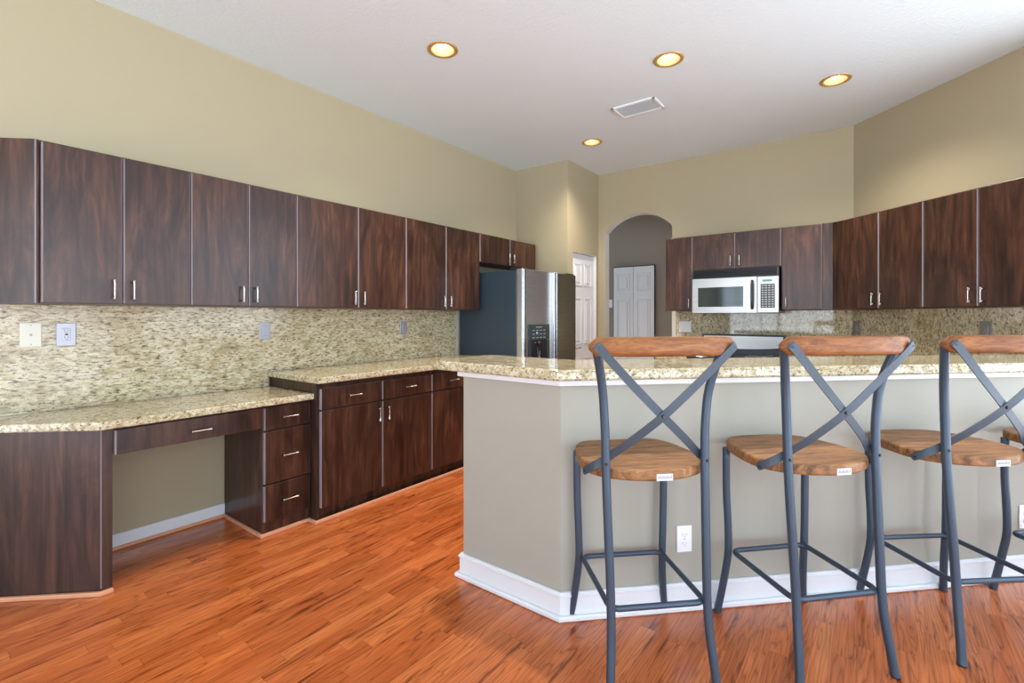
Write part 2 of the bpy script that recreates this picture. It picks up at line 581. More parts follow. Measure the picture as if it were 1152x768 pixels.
# east wall with window openings
EY1 = RC[1] - (EAST_X - RC[0])
def wall_open(lo, hi, opens, axis, c0, c1, name):
    b = B()
    cur = lo
    for (p, q, z0, z1) in sorted(opens):
        prism(b, [(cur, 0), (p, 0), (p, CH), (cur, CH)], c0, c1, axis=axis)
        prism(b, [(p, 0), (q, 0), (q, z0), (p, z0)], c0, c1, axis=axis)
        prism(b, [(p, z1), (q, z1), (q, CH), (p, CH)], c0, c1, axis=axis)
        cur = q
    prism(b, [(cur, 0), (hi, 0), (hi, CH), (cur, CH)], c0, c1, axis=axis)
    struct(name, b, M_WALL)
wall_open(REAR_Y - T, EY1 + 0.1, EAST_OPEN, 'x', EAST_X, EAST_X + T, 'wall_east')
wall_open(WX, EAST_X, REAR_OPEN, 'y', REAR_Y - T, REAR_Y, 'wall_rear')
wi = 0
for axis, ops, c in (('y', REAR_OPEN, REAR_Y - 0.07), ('x', EAST_OPEN, EAST_X + 0.07)):
    for (p, q, z0, z1) in ops:
        wi += 1
        b = B()
        def bar(a0_, a1_, b0_, b1_, th):
            if axis == 'y': box(b, a0_, a1_, c - th, c + th, b0_, b1_)
            else: box(b, c - th, c + th, a0_, a1_, b0_, b1_)
        bar(p, q, z0, z0 + .06, .03); bar(p, q, z1 - .06, z1, .03); bar(p, p + .06, z0, z1, .03); bar(q - .06, q, z0, z1, .03)
        for k in range(1, 6):
            s = p + (q - p) * k / 6; w_ = .035 if k == 3 else .011
            bar(s - w_, s + w_, z0, z1, .02)
        for k in range(1, 5):
            s = z0 + (z1 - z0) * k / 5
            bar(p, q, s - .011, s + .011, .02)
        struct('window_%d' % wi, b, M_WHITE)
b = B()
for (p, q, z0, z1) in ((e0_, d0_, ez0_, ez0_ + .05), (e0_, d0_, dz1_ - .06, dz1_), (e0_, e0_ + .05, ez0_, dz1_), (d0_, d1_, dz0_, dz0_ + .06), (d0_, d1_, dz1_ - .06, dz1_), (d0_, d0_ + .06, dz0_, dz1_), (d1_ - .06, d1_, dz0_, dz1_), ((d0_ + d1_) / 2 - .03, (d0_ + d1_) / 2 + .03, dz0_, dz1_)):
    prism(b, diag_quad(p, q, -.04, -.10), z0, z1)
struct('window_5', b, M_WHITE)  # frame also rims the opening added for kitchen light
# hallway behind the arch
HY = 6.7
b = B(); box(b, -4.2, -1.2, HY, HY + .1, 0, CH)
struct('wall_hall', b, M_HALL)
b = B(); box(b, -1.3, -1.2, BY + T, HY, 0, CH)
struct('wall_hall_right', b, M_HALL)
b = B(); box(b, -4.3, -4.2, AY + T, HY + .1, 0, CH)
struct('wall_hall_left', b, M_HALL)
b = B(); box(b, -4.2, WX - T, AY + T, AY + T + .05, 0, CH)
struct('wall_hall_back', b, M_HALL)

# panelled doors
def panel_door(b, w, h, th, cols, rows, mi=0):
    """slab in local x 0..w, front at y=0 facing -y, with moulded raised panels"""
    box(b, 0, w, 0, th, 0, h, .002, 1)
    for (x0, x1) in cols:
        for (z0, z1) in rows:
            # sunk moulding drawn as a raised frame and raised field
            for (a0_, a1_, c0_, c1_) in ((x0, x1, z0, z0 + .014), (x0, x1, z1 - .014, z1), (x0, x0 + .014, z0, z1), (x1 - .014, x1, z0, z1)):
                box(b, a0_, a1_, -.007, 0.001, c0_, c1_, .003, 1)
            box(b, x0 + .035, x1 - .035, -.006, 0.001, z0 + .035, z1 - .035, .005, 1)

# pantry door, set in the opening and facing +X
door1 = bpy.data.objects.new('door_1', None); COL.objects.link(door1)
door1.location = (AX - 0.03, PD0, 0); door1.rotation_euler = (0, 0, R(90))
tag(door1, 'narrow white panelled pantry door beside the refrigerator', kind='structure')
dw = PD1 - PD0 - .012
b = B(); panel_door(b, dw, 2.03, .035, [(.075, dw / 2 - .035), (dw / 2 + .035, dw - .075)], [(.22, .82), (.98, 1.52), (1.66, 1.92)])
o = obj('door_slab', b, M_DOORW, door1); o.location = (.006, 0, .008)
b = B()
cyl(b, (0.055, -.002, .95), (0.055, -.012, .95), .026, n=20); cyl(b, (0.055, -.012, .95), (0.055, -.05, .95), .009)
cyl(b, (0.045, -.05, .95), (0.155, -.05, .952), .008, .006)
obj('door_handle', b, M_NICK, door1)
b = B()
prism(b, [(PD0 - .001, 0), (PD0 + .004, 0), (PD0 + .004, PDH - .004), (PD1 - .004, PDH - .004), (PD1 - .004, 0), (PD1 + .001, 0), (PD1 + .001, PDH + .001), (PD0 - .001, PDH + .001)], AX - T, AX - .001, axis='x')
struct('trim_1', b, M_WHITE)
# bifold door in the hallway
door2 = bpy.data.objects.new('door_2', None); COL.objects.link(door2)
door2.location = (-3.114, HY, 0)
tag(door2, 'white bifold closet door seen through the arch', kind='structure')
for k in range(2):
    b = B(); panel_door(b, .309, 2.03, .035, [(.055, .254)], [(.15, .85), (.95, 1.55), (1.68, 1.93)])
    o = obj('door_leaf', b, M_DOORW, door2); o.location = (k * .313, -.036, .008)
b = B(); box(b, -.006, 0, -.036, -.001, 0, 2.05); box(b, .622, .628, -.036, -.001, 0, 2.05); box(b, -.006, .628, -.036, -.001, 2.04, 2.05)
obj('door_gap', b, M_GAP, door2)

# baseboards
def base_profile_run(b, path, inward, h=.10, th=.014, shoe=True, hs=.028, ts=.03):
    pass
b = B(); box(b, WX, WX + .014, .66, 1.385, 0, .085, .003, 1)
struct('baseboard_left', b, M_WHITE)
b = B(); box(b, WX + .014, WX + .03, .66, 1.375, 0, .018, .003, 1)
struct('trim_2', b, M_MOULD)

# ---- bar half wall (chamfer face along X, then 45 degree run to the right wall)
BWY = 1.79; BWX = -1.655; BK = 2.875      # y-x of the diagonal face
BH = 1.035
k2 = math.sqrt(2)
def bar_outline(off, left, back):
    """outline whose camera-side faces stand off metres out of the half wall; back = thickness to the kitchen side"""
    yf = BWY - off; kf = BK - off * k2
    yb = BWY + back; kb = BK + back * k2
    cxr = (5.22 - 0.012 - kf) / 2; cxb = (5.22 - 0.012 - kb) / 2
    return [(BWX - left, yf), (yf - kf, yf), (cxr, cxr + kf), (cxb, cxb + kb), (yb - kb, yb), (BWX - left, yb)]
b = B(); prism(b, bar_outline(0, 0, .13), 0, BH)
struct('wall_bar', b, M_BAR, label='taupe half wall carrying the granite bar top')
b = B()
def strip(b, off, left, th, z0, z1, bev=.003):
    o_ = bar_outline(off, left, .13); i_ = bar_outline(off - th, left, .13)
    pts = [o_[0], o_[1], o_[2], i_[2], i_[1], (o_[0][0], i_[1][1])]
    prism(b, pts, z0, z1, bev, 1)
def endstrip(b, left, th, off, z0, z1, bev=.003):
    prism(b, [(BWX - left, BWY - off), (BWX - left + th, BWY - off), (BWX - left + th, BWY + .13), (BWX - left, BWY + .13)], z0, z1, bev, 1)
strip(b, .014, .014, .014, 0, .118); strip(b, .019, .019, .019, .118 - .02, .130 - .02)
strip(b, .034, .030, .022, 0, .024, .006)
endstrip(b, .014, .014, .0, 0, .118); endstrip(b, .034, .022, .03, 0, .024, .006)
struct('baseboard_bar', b, M_WHITE)
b = B(); strip(b, .022, .022, .0215, 1.010, BH, .003); endstrip(b, .022, .0215, .0, 1.010, BH, .003)
struct('trim_3', b, M_WHITE)

# ---------------------------------------------------------------- cabinets
def slab(b, x0, x1, z0, z1, y0=-.021, y1=-.001, rv=.009, rh=.003):
    t = bmesh.new()
    vs = [t.verts.new((x, y, z)) for x in (x0, x1) for y in (y0, y1) for z in (z0, z1)]
    for f in ((0, 1, 3, 2), (4, 6, 7, 5), (0, 4, 5, 1), (2, 3, 7, 6), (0, 2, 6, 4), (1, 5, 7, 3)):
        t.faces.new([vs[i] for i in f])
    e = [e for e in t.edges if all(abs(v.co.y - y0) < 1e-6 for v in e.verts) and abs(e.verts[0].co.x - e.verts[1].co.x) < 1e-6]
    r = bmesh.ops.bevel(t, geom=e, offset=rv, segments=4, profile=0.5, affect='EDGES')
    bmesh.ops.recalc_face_normals(t, faces=list(t.faces))
    for f in t.faces:
        n = f.normal
        if abs(n.x) > .25 and abs(n.z) < .1:
            f.material_index = 1
    e = [e for e in t.edges if all(abs(v.co.z - z1) < 1e-6 for v in e.verts) and not all(abs(v.co.y - y1) < 1e-6 for v in e.verts)]
    bmesh.ops.bevel(t, geom=e, offset=rh, segments=2, profile=0.5, affect='EDGES')
    merge(b, t, -1)


def pull(parent, x, z, vertical=True, L=.096, y=-.021, name='handle'):
    b = B()
    pr = [(-1, .0075), (-.93, .0068), (-.8, .0050), (-.45, .0038), (0, .0034), (.45, .0038), (.8, .0050), (.93, .0068), (1, .0075)]
    pts = []; rs = []
    for s, r in pr:
        pts.append((0, -.03, s * L / 2) if vertical else (s * L / 2, -.03, 0)); rs.append(r)
    tube(b, pts, rs, 10)
    for s in (-.8, .8):
        q = s * L / 2
        if vertical: cyl(b, (0, 0, q), (0, -.028, q), .0045, n=8)
        else: cyl(b, (q, 0, 0), (q, -.028, 0), .0045, n=8)
    o = obj(name, b, M_NICK, parent)
    o.location = (x, y, z)
    return o


def door(root, x0, x1, z0, z1, hx=None, hz=None, name='door', g=.0015):
    b = B(); slab(b, x0 + g, x1 - g, z0 + g, z1 - g)
    # origin at the slab's own corner so that the grain differs from door to door
    o = obj(name, b, [M_CAB, M_EDGE], root)
    if hx is not None:
        pull(o, hx, hz, name == 'door')
    return o


def carcass(root, w, d, z0, z1, toe=0.0, toed=.05, left=True, right=True, mats=None):
    b = B()
    if toe > 0:
        box(b, .0, w, 0, d, z0 + toe, z1, .001, 1)
        box(b, .0, w, toed, d, z0, z0 + toe)
    else:
        box(b, 0, w, 0, d, z0, z1, .001, 1)
    return obj('body', b, M_CAB, root)


def wall_cab(label, loc, rot, w, splits, handles, z0=1.372, z1=2.13, d=.31, group=None, bot=None):
    root = thing('wall_cabinet', label, 'cabinet', (loc[0], loc[1], z0), rot, group)
    b = B()
    h = z1 - z0
    box(b, 0, w, 0, d, 0.012, h, .001, 1, 0)
    box(b, 0, w, 0, .018, 0, 0.012, 0, 1, 1)
    box(b, 0, w, 0.018, d, 0.006, 0.012, 0, 1, 1)
    obj('body', b, [M_CAB, M_UNDER], root)
    for (a, c), hx in zip(splits, handles):
        door(root, a, c, .004, h - .006, hx, .075 if hx is not None else None)
    return root

RL = R(90)
UX = -3.092         # carcass front plane of the left run
gU = 'dark wall cabinets on the left wall'
L1 = [.461, .765, 1.071, 1.384, 1.692, 2.169, 2.629, 3.091, 3.555]
labs = ['dark wood wall cabinet nearest the camera, above the cable and outlet plates',
        'dark wood wall cabinet above the desk outlet corner, second from the left end',
        'dark wood wall cabinet with the two widest doors, third from the left end',
        'dark wood wall cabinet beside the black side of the refrigerator']
for i in range(4):
    a, m_, c = L1[2 * i], L1[2 * i + 1], L1[2 * i + 2]
    w = c - a; s = m_ - a
    wall_cab(labs[i], (UX, a), RL, w, [(0, s), (s, w)], [s - .04, s + .04], group=gU)
a, c = 3.557, 4.50
s = 4.043 - a
wall_cab('short dark wood cabinet mounted above the refrigerator', (UX, a), RL, c - a + .05, [(0, s), (s, c - a)], [s - .04, s + .04], z0=1.845)
# diagonal end cabinet of the upper run
root = thing('wall_cabinet_end', 'angled dark wood end panel closing the wall cabinets at far left', 'cabinet', (0, 0, 1.372))
ang = R(42)
px0, py0 = UX + .004, .444
ddx = (px0 - WX)
pl = [(UX, .459), (px0, py0), (WX + .002, py0 - ddx * math.tan(ang)), (WX + .002, .459)]
b = B(); prism(b, pl, 0.0, .758)
o = obj('end_panel', b, M_CAB, root)
# light seam strip on the corner
b = B(); box(b, px0 - .004, px0 + .0015, py0 - .002, py0 + .004, 0, .758, .001, 1)
obj('corner_strip', b, M_EDGE, root)

# base run on the left wall
def base_cab(label, name, loc, rot, w, d, z1, fronts, toe=.085, group=None, toed=.03):
    root = thing(name, label, 'cabinet', (loc[0], loc[1], 0), rot, group)
    carcass(root, w, d - .004, 0, z1, toe, toed)
    for f in fronts:
        kind, x0, x1, z0_, z1_, hx, hz = f
        door(root, x0, x1, z0_, z1_, hx, hz, name=kind)
    return root
BX = -2.82
bd = BX - WX
y0 = 1.70
gB = 'dark base cabinets on the left wall'
def base_pair(label, ya, ym, yc):
    w = yc - ya; s = ym - ya
    base_cab(label, 'base_cabinet', (BX, ya), RL, w, bd, .884,
             [('drawer', 0.0, s, .716, .853, s / 2, .787), ('drawer', s, w, .716, .853, s + (w - s) / 2, .787),
              ('door', 0.0, s, .093, .710, s - .04, .622), ('door', s, w, .093, .710, s + .04, .622)], group=gB)
base_pair('dark wood base cabinet with two doors and drawers at the step up from the desk', 1.70, 2.18, 2.658)
base_pair('dark wood base cabinet partly hidden behind the end of the bar', 2.66, 3.115, 3.575)
# side panel closing the step
b = B(); box(b, WX + .003, BX, 1.682, 1.699, 0, .884, .001, 1)
tag(obj('cabinet_side_panel', b, M_CAB), 'dark wood side panel at the step between desk and taller base cabinets', 'panel')
# desk drawer cabinet
DX = -2.90
base_cab('low dark wood desk cabinet with three stacked drawers', 'desk_cabinet', (DX, 1.385), RL, .296, DX - WX, .780,
         [('drawer', 0, .296, .632, .770, .148, .702), ('drawer', 0, .296, .312, .626, .148, .470), ('drawer', 0, .296, .088, .306, .148, .200)], toe=.0)
# pencil drawer over the knee space
root = thing('knee_space_cabinet', 'wide shallow dark wood drawer over the desk knee space', 'drawer', (DX, .685, 0), RL)
b = B(); box(b, 0, .70, 0.0, .40, .655, .780, .001, 1)
obj('drawer_box', b, M_CAB, root)
door(root, 0, .70, .650, .772, .36, .706, name='drawer')
# angled peninsula end of the desk
root = thing('desk_end_cabinet', 'angled dark wood end cabinet supporting the desk top at far left', 'cabinet', (0, 0, 0))
ex, ey = -2.905, .640
dd = ex - WX
pl = [(ex, .683), (ex, ey), (WX + .002, ey - dd * math.tan(R(43))), (WX + .002, .683)]
b = B(); prism(b, pl, 0.0, .780)
obj('body', b, M_CAB, root)
b = B(); box(b, ex - .004, ex + .0015, ey - .002, ey + .003, 0.03, .780, .001, 1)
obj('corner_strip', b, M_EDGE, root)
# shoe mouldings
def mould(name, pts, th=.018, h=.020):
    """polyline pts with the wall on its left-hand side; moulding grows to the right"""
    b = B()
    n = len(pts)
    outer = []
    V = [Vector(p) for p in pts]
    for i in range(n):
        ds = []
        if i > 0: ds.append((V[i] - V[i - 1]).normalized())
        if i < n - 1: ds.append((V[i + 1] - V[i]).normalized())
        nn = [Vector((d.y, -d.x)) for d in ds]
        a = sum(nn, Vector((0, 0))); a.normalize()
        outer.append(V[i] + a * (th / max(.3, a.dot(nn[0]))))
    prism(b, [tuple(v) for v in V] + [tuple(v) for v in outer[::-1]], 0, h, .004, 2)
    struct(name, b, M_MOULD)
mould('trim_4', [(WX + .016, 1.385), (DX, 1.385), (DX, 1.682), (BX - .0, 1.682), (BX - .0, 3.58)])
mould('trim_5', [(WX + .002, ey - dd * math.tan(R(43))), (ex, ey), (ex, .683)])

# countertops
b = B()
fx = -2.845
cz1 = (fx + .0)
pl = [(WX, 1.681), (fx, 1.681), (fx, .625), (WX, .625 - (fx - WX) * math.tan(R(43)))]
prism(b, pl, .783, .822, .007, 3)
tag(obj('desk_countertop', b, M_GRT), 'lower granite desk top with angled left end', 'countertop')
b = B(); prism(b, [(WX, 1.665), (-2.775, 1.665), (-2.775, 3.585), (WX, 3.585)], .886, .926, .008, 3)
tag(obj('kitchen_countertop', b, M_GRT), 'raised granite countertop along the left wall beside the refrigerator', 'countertop')
# backsplashes
b = B(); box(b, WX + .002, WX + .02, .0, 1.664, .823, 1.37); box(b, WX + .002, WX + .02, 1.664, 2.905, .927, 1.37)
box(b, WX + .002, WX + .02, 2.907, 3.56, .927, 1.37)
tag(obj('granite_backsplash', b, M_GRL), 'streaked cream granite backsplash on the left wall under the wall cabinets', 'backsplash')

# bar top
def rounded(pts, rad):
    """round chosen corners of a convex-ish outline; rad list per corner"""
    out = []
    n = len(pts)
    for i, (p, r) in enumerate(zip(pts, rad)):
        if r <= 0:
            out.append(p); continue
        P = Vector(p); a = (Vector(pts[i - 1]) - P).normalized(); c = (Vector(pts[(i + 1) % n]) - P).normalized()
        half = a.angle(c) / 2
        t = r / math.tan(half)
        ctr = P + (a + c).normalized() * (r / math.sin(half))
        s = P + a * t - ctr; e = P + c * t - ctr
        a1 = math.atan2(s.y, s.x); a2 = math.atan2(e.y, e.x)
        while a2 - a1 > math.pi: a2 -= 2 * math.pi
        while a1 - a2 > math.pi: a2 += 2 * math.pi
        for k in range(9):
            q = a1 + (a2 - a1) * k / 8
            out.append((ctr.x + r * math.cos(q), ctr.y + r * math.sin(q)))
    return out
bo = bar_outline(.055, .175, .415)
bo[2] = ((5.215 - (BK - .055 * k2)) / 2, (5.215 + (BK - .055 * k2)) / 2); 
b = B(); prism(b, rounded(bo, [.05, .03, 0, 0, 0, .05]), 1.0355, 1.084, .012, 4)
tag(obj('bar_countertop', b, M_GRT), 'long angled granite bar top above the half wall', 'countertop')

# range wall uppers
FY = BY - .35 + .021
gR = 'dark wall cabinets on the range wall'
def wcab_back(label, xa, xc, mids, hs, **k):
    pts = [xa] + mids + [xc]
    return wall_cab(label, (xa, FY), 0, xc - xa, [(pts[i] - xa, pts[i + 1] - xa) for i in range(len(pts) - 1)], [None if h is None else h - xa for h in hs], d=BY - FY, **k)
wcab_back('narrow dark wood wall cabinet left of the microwave beside the arch', -1.760, -1.476, [], [-1.505], group=gR)
wcab_back('short two door dark wood cabinet directly above the microwave', -1.474, -.680, [-1.072], [-1.112, -1.032], z0=1.775, group=gR)
wcab_back('dark wood wall cabinet right of the microwave with one door', -.678, -.362, [], [-.640], group=gR)
# right diagonal wall uppers
RR = R(-45)
ks = math.sqrt(.5)
def diag_pt(s, d):
    return (RC[0] + ks * s - ks * d, RC[1] - ks * s - ks * d)
DF = .33
s_c = ((-.283) - (RC[0] - ks * DF)) / ks     # s coordinate of the corner
# corner filler cabinet
root = thing('wall_cabinet_corner', 'narrow angled corner filler where the two runs of wall cabinets meet', 'cabinet', (0, 0, 1.372))
c0 = diag_pt(s_c + .015, DF)
sA = s_c + .112
cA = diag_pt(sA, DF); cB = diag_pt(sA, 0)
b = B(); prism(b, [(-.360, FY - .012), (-.286, FY - .012), cA, cB, (RC[0], BY), (-.360, BY)], 0.0, .758)
obj('body', b, M_CAB, root)
wd = .350
def wcab_diag(label, s0, w1, w2, hz=.075):
    p = diag_pt(s0, DF)
    return wall_cab(label, p, RR, w1 + w2, [(0, w1), (w1, w1 + w2)], [w1 - .036, w1 + .036], d=DF - .002, group='dark wall cabinets on the right wall')
wcab_diag('first two door dark wood wall cabinet right of the room corner', sA + .001, wd, wd)
wcab_diag('dark wood wall cabinet at the right edge above the grey outlet plate', sA + .003 + 2 * wd, wd, wd)
# lower run on range wall and right wall (behind the bar)
CY = BY - .61
gL = 'dark base cabinets behind the bar'
base_cab('dark wood base cabinet left of the range behind the bar', 'base_cabinet', (-1.755, CY), 0, .30, .61, .884,
         [('drawer', 0, .30, .716, .853, .15, .787), ('door', 0, .30, .093, .710, .26, .622)], group=gL)
base_cab('dark wood base cabinet right of the range behind the bar', 'base_cabinet', (-.672, CY), 0, .27, .61, .884,
         [('drawer', 0, .27, .716, .853, .135, .787), ('door', 0, .27, .093, .710, .04, .622)], group=gL)
sB = .61 * math.tan(R(22.5))
p = diag_pt(sB + .02, .61)
base_cab('long dark wood base cabinet under the right wall counter behind the bar', 'base_cabinet', p, RR, .90, .605, .884,
         [('drawer', 0, .45, .716, .853, .225, .787), ('drawer', .45, .9, .716, .853, .675, .787), ('door', 0, .45, .093, .710, .41, .622), ('door', .45, .9, .093, .710, .49, .622)], group=gL)
b = B(); prism(b, [(-1.758, BY), (-1.758, CY - .03), (-1.452, CY - .03), (-1.452, BY)], .886, .926, .006, 2)
tag(obj('small_countertop', b, M_GRT), 'short granite counter left of the range below the range wall outlet', 'countertop')
e1 = diag_pt(1.18, .64); e2 = diag_pt(1.18, 0)
kk = .64 * math.tan(R(22.5))
e0 = diag_pt(kk, .64)
b = B(); prism(b, [(-.670, BY), (-.670, BY - .64), (e0[0], BY - .64), e1, e2, (RC[0], BY)], .886, .926, .006, 2)
tag(obj('corner_countertop', b, M_GRT), 'granite counter wrapping the corner right of the range', 'countertop')
b = B(); box(b, -1.755, RC[0] - .009, BY - .02, BY - .002, .927, 1.3695)
tag(obj('granite_backsplash', b, M_GRB), 'polished granite backsplash behind the range and under the microwave', 'backsplash')
b = B()
q = diag_quad(.0085, 1.40, 0.002, .02); prism(b, q, .927, 1.37)
tag(obj('granite_backsplash', b, M_GRB), 'mottled granite backsplash on the diagonal right wall', 'backsplash')
b = B(); box(b, AR + .001, -1.757, BY - .012, BY, 0, 1.37)
struct('trim_6', b, M_JAMB)
b = B(); box(b, WX, WX + .012, 3.562, 3.70, 0, 1.37)
struct('trim_7', b, simple('pale side strip paint', (.55, .54, .46), .5))

# ---------------------------------------------------------------- microwave
root = thing('microwave', 'stainless over the range microwave hung under the short cabinet', 'microwave', (-1.452, 4.96, 1.34))
w, hb = .765, .345
b = B(); box(b, 0.004, w - .004, 0, BY - 4.96 - .022, .004, .43, .002, 1)
obj('body', b, M_BLK, root)
b = B()
box(b, 0, w, -.018, 0.001, .344, .352, .001, 1)
box(b, 0, .01, -.018, 0.001, .35, .425); box(b, w - .018, w, -.022, 0.001, .35, .425, .002, 1)
for k in range(7):
    z = .354 + k * .0105
    t = bmesh.new()
    prism(b, [(-.020, z), (-.002, z + .007), (-.002, z + .010), (-.020, z + .003)], .01, w - .018, axis='x')
obj('vent_grille', b, M_BLK, root)
# door with window opening
dW = .585
def ring_panel(b, x0, x1, z0, z1, a0_, a1_, c0_, c1_, y0, y1):
    box(b, x0, x1, y0, y1, z0, c0_, 0); box(b, x0, x1, y0, y1, c1_, z1, 0)
    box(b, x0, a0_, y0, y1, c0_, c1_, 0); box(b, a1_, x1, y0, y1, c0_, c1_, 0)
b = B(); ring_panel(b, 0, dW, .006, .342, .055, .468, .065, .255, -.028, 0)
dr = obj('door', b, M_STEEL, root)
b = B(); box(b, .055, .468, -.025, -.006, .065, .255, .002, 1)
obj('door_window', b, M_GLASS, dr)
b = B()
pts = catmull([(.545, -.028, .045), (.547, -.052, .065), (.548, -.062, .12), (.548, -.064, .175), (.548, -.062, .23), (.547, -.052, .285), (.545, -.028, .305)], 5)
tube(b, pts, [.012] * len(pts), 12)
obj('handle', b, M_BLK, dr)
b = B(); box(b, dW + .004, w, -.026, 0, .006, .342, .003, 1)
cp = obj('control_panel', b, M_STEEL, root)
b = B(); box(b, dW + .045, dW + .125, -.0275, -.0255, .292, .312, .001, 1)
obj('display', b, simple('display', (.05, .12, .13), .2, emis=(.1, .35, .38), es=.25), cp)
b = B(); box(b, dW + .03, dW + .148, -.0275, -.0255, .05, .272, .001, 1)
obj('key_pad', b, M_BLK, cp)
b = B()
for r_ in range(10):
    for c_ in range(4):
        x = dW + .036 + c_ * .0272; z = .056 + r_ * .0213
        box(b, x + .003, x + .022, -.0285, -.027, z + .003, z + .013, .001, 1)
obj('keys', b, M_KEY, cp)

# ---------------------------------------------------------------- range
root = thing('range', 'stainless and black kitchen range mostly hidden behind the bar', 'stove', (-1.448, CY - .02, 0))
w = .772; D = BY - CY
b = B(); box(b, 0, w, 0.03, D - .02, .09, .905, .003, 1); box(b, .02, w - .02, .08, D - .04, 0, .09)
obj('body', b, M_BLK, root)
b = B(); box(b, .004, w - .004, 0, .03, .27, .80, .006, 2)
od = obj('oven_door', b, M_STEEL, root)
b = B(); box(b, .14, w - .14, -.002, .004, .38, .66, .001, 1); obj('oven_window', b, M_GLASS, od)
b = B(); cyl(b, (.06, -.045, .745), (w - .06, -.045, .745), .012)
for x in (.08, w - .08): cyl(b, (x, 0, .745), (x, -.045, .745), .009)
obj('handle', b, M_STEEL, od)
b = B(); box(b, .004, w - .004, 0.003, .03, .10, .262, .005, 2); obj('drawer', b, M_STEEL, root)
b = B(); box(b, -.001, w + .001, -.005, D - .07, .905, .935, .006, 2); obj('cooktop', b, M_GLASS, root)
for (x, y, r_) in ((.2, .17, .10), (.57, .17, .08), (.2, .42, .08), (.57, .42, .10)):
    b = B()
    lathe(b, [(r_, .9355), (r_ + .003, .9362), (r_ + .006, .9355)], 40, c=(x, y, 0))
    obj('burner_ring', b, M_GREYSLOT, root)
bg = B(); box(bg, 0.0, w, D - .085, D - .004, .930, 1.128, .006, 2); bgo = obj('backguard', bg, M_BLK, root)
b = B()
N_ = 16
top = [(.02 + (w - .04) * k / N_, 1.112) for k in range(N_ + 1)]
botm = [(w - .02 - (w - .04) * k / N_, .985 + .022 * (2 * k / N_ - 1) ** 2) for k in range(N_ + 1)]
prism(b, top + botm, D - .094, D - .084, axis='y')
obj('control_panel', b, M_STEEL, bgo)
b = B(); box(b, .10, .25, D - .0965, D - .0935, 1.03, 1.085, .001, 1); obj('clock_display', b, M_BLK, bgo)

# ---------------------------------------------------------------- refrigerator
FYA, FYB = 3.60, 4.600
root = thing('refrigerator', 'side by side stainless refrigerator with black side in the alcove', 'refrigerator', (-2.665, FYA, 0), RL)
w = FYB - FYA
b = B(); box(b, 0, w, 0, .715, .03, 1.745, .004, 2); box(b, .02, w - .02, .02, .70, 0, .03)
obj('body', b, M_BLKSIDE, root)
sp = .530
def fdoor(x0, x1, mat, name):
    b = B()
    t = bmesh.new()
    pl = rounded([(x0, -.008), (x0, -.075), (x1, -.075), (x1, -.008)], [0, .012, .012, 0])
    prism(b, pl, .06, 1.755, .004, 2)
    return obj(name, b, mat, root)
# slightly bowed front built from several rounded columns
d1 = fdoor(.003, sp - .004, steel('fridge stainless', (0.66, 0.64, 0.63), 0.36), 'freezer_door')
d2 = fdoor(sp + .004, w - .003, M_STEELREFL, 'fresh_food_door')
b = B(); prism(b, rounded([(.004, -.070), (.004, -.088), (.048, -.088), (.048, -.070)], [0, .010, .010, 0]), .065, 1.75, .002, 1)
obj('edge_trim', b, M_STEELV, d1)
for x, dd_ in ((sp - .022, d1), (sp + .022, d2)):
    b = B()
    prism(b, rounded([(x - .011, -.076), (x - .011, -.112), (x + .011, -.112), (x + .011, -.076)], [0, .009, .009, 0]), .30, 1.752, .003, 1)
    obj('handle', b, M_STEELV, dd_)
# dispenser
dx0, dx1, dz0, dz1 = .085, .455, .78, 1.235
b = B()
fy = -.080
box(b, dx0, dx1, fy, -.07, 1.085, dz1, .002, 1)
box(b, dx0, dx0 + .05, fy, -.07, dz0, 1.085); box(b, dx1 - .05, dx1, fy, -.07, dz0, 1.085)
box(b, dx0, dx1, fy, -.07, dz0 - .03, dz0)
dp = obj('dispenser', b, simple('dispenser frame', (.03, .045, .05), .25), d1)
b = B(); box(b, dx0 + .05, dx1 - .05, -.0765, -.0755, dz0, 1.085); obj('dispenser_recess', b, M_BLK, dp)
b = B()
cyl(b, (.255, -.085, 1.075), (.255, -.085, 1.03), .028, .018); cyl(b, (.20, -.08, 1.07), (.20, -.08, 1.04), .014)
box(b, .23, .28, -.088, -.077, .90, 1.01, .006, 2)
obj('dispenser_spout', b, M_BLK, dp)
b = B(); box(b, .24, .27, -.090, -.087, .92, .98, .003, 1); cyl(b, (.255, -.088, .925), (.285, -.088, .86), .006)
obj('dispenser_lever', b, M_STEELV, dp)
for r_ in range(3):
    for c_ in range(4):
        b = B(); x = dx0 + .07 + c_ * .062; z = 1.105 + r_ * .035
        box(b, x, x + .035, fy - .0015, fy, z, z + .006)
        obj('dispenser_button', b, M_KEY, dp)
b = B(); box(b, dx0 + .13, dx0 + .23, fy - .0015, fy, 1.205, 1.212)
obj('badge', b, M_KEY, dp)
b = B(); box(b, dx0 + .135, dx0 + .155, fy - .002, fy, 1.150, 1.162); obj('indicator', b, M_BLUE, dp)
for x in (.02, w - .16):
    b = B(); box(b, x, x + .14, -.06, .10, 1.746, 1.772, .008, 2); obj('hinge_cover', b, M_BLK, root)
b = B(); box(b, .01, w - .01, -.05, 0, .01, .055, .004, 1); obj('toe_grille', b, M_BLK, root)

